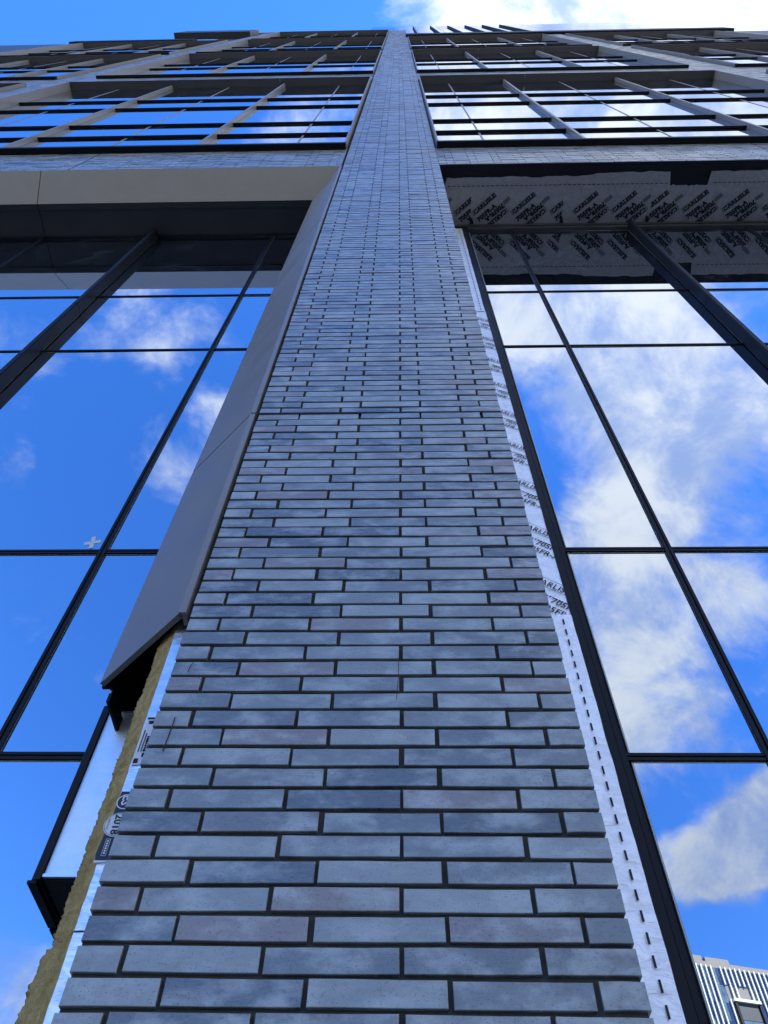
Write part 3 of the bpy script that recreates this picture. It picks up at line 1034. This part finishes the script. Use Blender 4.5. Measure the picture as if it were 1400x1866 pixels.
sheet_print(0.51, 0.93, (0.22, 0.74))
sheet_print(0.935, 2.135, (0.98, 1.49, 2.00))
sheet_print(2.14, 3.27, (2.30, 2.80, 3.31))
sheet_print(3.275, 6.0, (3.21, 3.72, 4.24, 4.76, 5.28, 5.80))
sheet_print(6.0, 8.4, (6.3, 6.82, 7.34, 7.86))
da = Print()
x = 0.62
while x < 8.3:
    if not (3.42 < x < 4.0):
        da.rect(x, x + 0.040, -0.262, -0.254)
    x += 0.062
tag(da.build('dash_print', 'ink', sm, soffit_map(0.0165)), kind='stuff')
MB().box(XR + .01, 8.45, 0.735, 0.762, SZ - 0.10, SZ + 0.02).build('head_trim', 'bronze', sm)
tp = MB()
for xx in (0.945, 2.13, 3.25):
    tp.add([(xx - .02, 0.73, SZ - .018), (xx + .035, 0.73, SZ - .018), (xx + .01, 0.66, SZ - .018), (xx - .015, 0.64, SZ - .018)], [(0, 1, 2, 3)])
raw_build(tp, 'mastic_dab', 'barrier', sm)

# ------------------------------------------------------------------ tower across the street
TA = Vector((56.7, -158.9, 0))
TU = Vector((7.019, -1.819, 0)).normalized()
TN = Vector((-TU.y, TU.x, 0))            # towards the main building
if TN.y < 0:
    TN = -TN
TZ = 80.0
FS = 1.062
tw = empty('striped_tower', (TA.x, TA.y, GROUND), 'distant blue glass tower with white vertical fins mirrored in the right window', 'building')


def tbox(u0, u1, n0, n1, z0, z1):
    m_ = MB()
    P = [TA + TU * u + TN * n_ for u, n_ in ((u0, n0), (u1, n0), (u1, n1), (u0, n1))]
    m_.add([(p.x, p.y, z0) for p in P] + [(p.x, p.y, z1) for p in P],
           [(0, 3, 2, 1), (4, 5, 6, 7), (0, 1, 5, 4), (1, 2, 6, 5), (2, 3, 7, 6), (3, 0, 4, 7)])
    return m_


U0, U1 = -1.2, 26.0
tbox(U0, U1, -30, -0.30, GROUND, TZ + 1.0).build('wall', 'taupe', tw)
tbox(U0, 4.6, -8, -1.2, TZ + 1.0, TZ + 2.5).build('roof_parapet', 'taupe', tw)
tbox(5.3, 10.6, -8, -1.2, TZ + 1.0, TZ + 2.4).build('roof_parapet', 'taupe', tw)
RU0, RU1, RZ0, RZ1 = 8.05, 13.6, 62.0, 73.7
rng = random.Random(5)
storey = 3.3
k = 0
while U0 + k * FS < U1 - FS:
    u = -0.15 + (k - 1) * FS
    for s in range(11):
        z1 = TZ - 0.1 - s * storey
        z0 = z1 - storey + 0.06
        um = u + FS / 2
        if RU0 - .3 < um < RU1 + .3 and z0 < RZ1:
            continue
        mat = 'paleglass' if rng.random() < (0.30 if u < 8 else 0.07) else 'blueglass'
        tbox(u + .03, u + FS - .03, -0.30, -0.24, z0, z1).build('pane', mat, tw)
    k += 1
k = 0
short = {1: [(76.7, 80.1), (60, 73.9)], 6: [], 7: [(76.7, 80.1), (60, 74.0)], 10: [(76.8, 80.2)], 11: [(76.8, 80.2)]}
while -0.15 + k * FS < U1:
    u = -0.15 + k * FS
    spans = short.get(k, [(GROUND + 4, 80.1)])
    if k > 18 and rng.random() < 0.2:
        spans = [(TZ - 3.3 * rng.randint(1, 4), 80.1)]
    if k in (8, 9, 12, 13):
        spans = [(RZ1 + 0.4, 80.1), (GROUND + 4, RZ0 - .4)]
    for (z0, z1) in spans:
        tbox(u - .11, u + .11, -0.24, 0.10, z0, z1).build('fin', 'whitefin', tw)
    k += 1
tbox(RU0 - .1, RU1 + .1, -0.3, 0.35, RZ1, RZ1 + 0.5).build('lintel', 'whitefin', tw)
rc = MB()
tbox(RU0, RU0 + .5, -0.3, 0.15, RZ0, RZ1).build('reveal', 'darkmetal', tw)
tbox(RU1 - .35, RU1, -0.3, 0.15, RZ0, RZ1).build('reveal', 'darkmetal', tw)
tbox(RU0 + .5, RU1 - .35, -0.29, -0.22, RZ0, RZ1 - 3.2).build('recess_glazing', 'paleglass', tw)
tbox(RU0 + .5, RU1 - .35, -0.29, -0.2, RZ1 - 3.1, RZ1).build('recess_panel', 'bronze', tw)
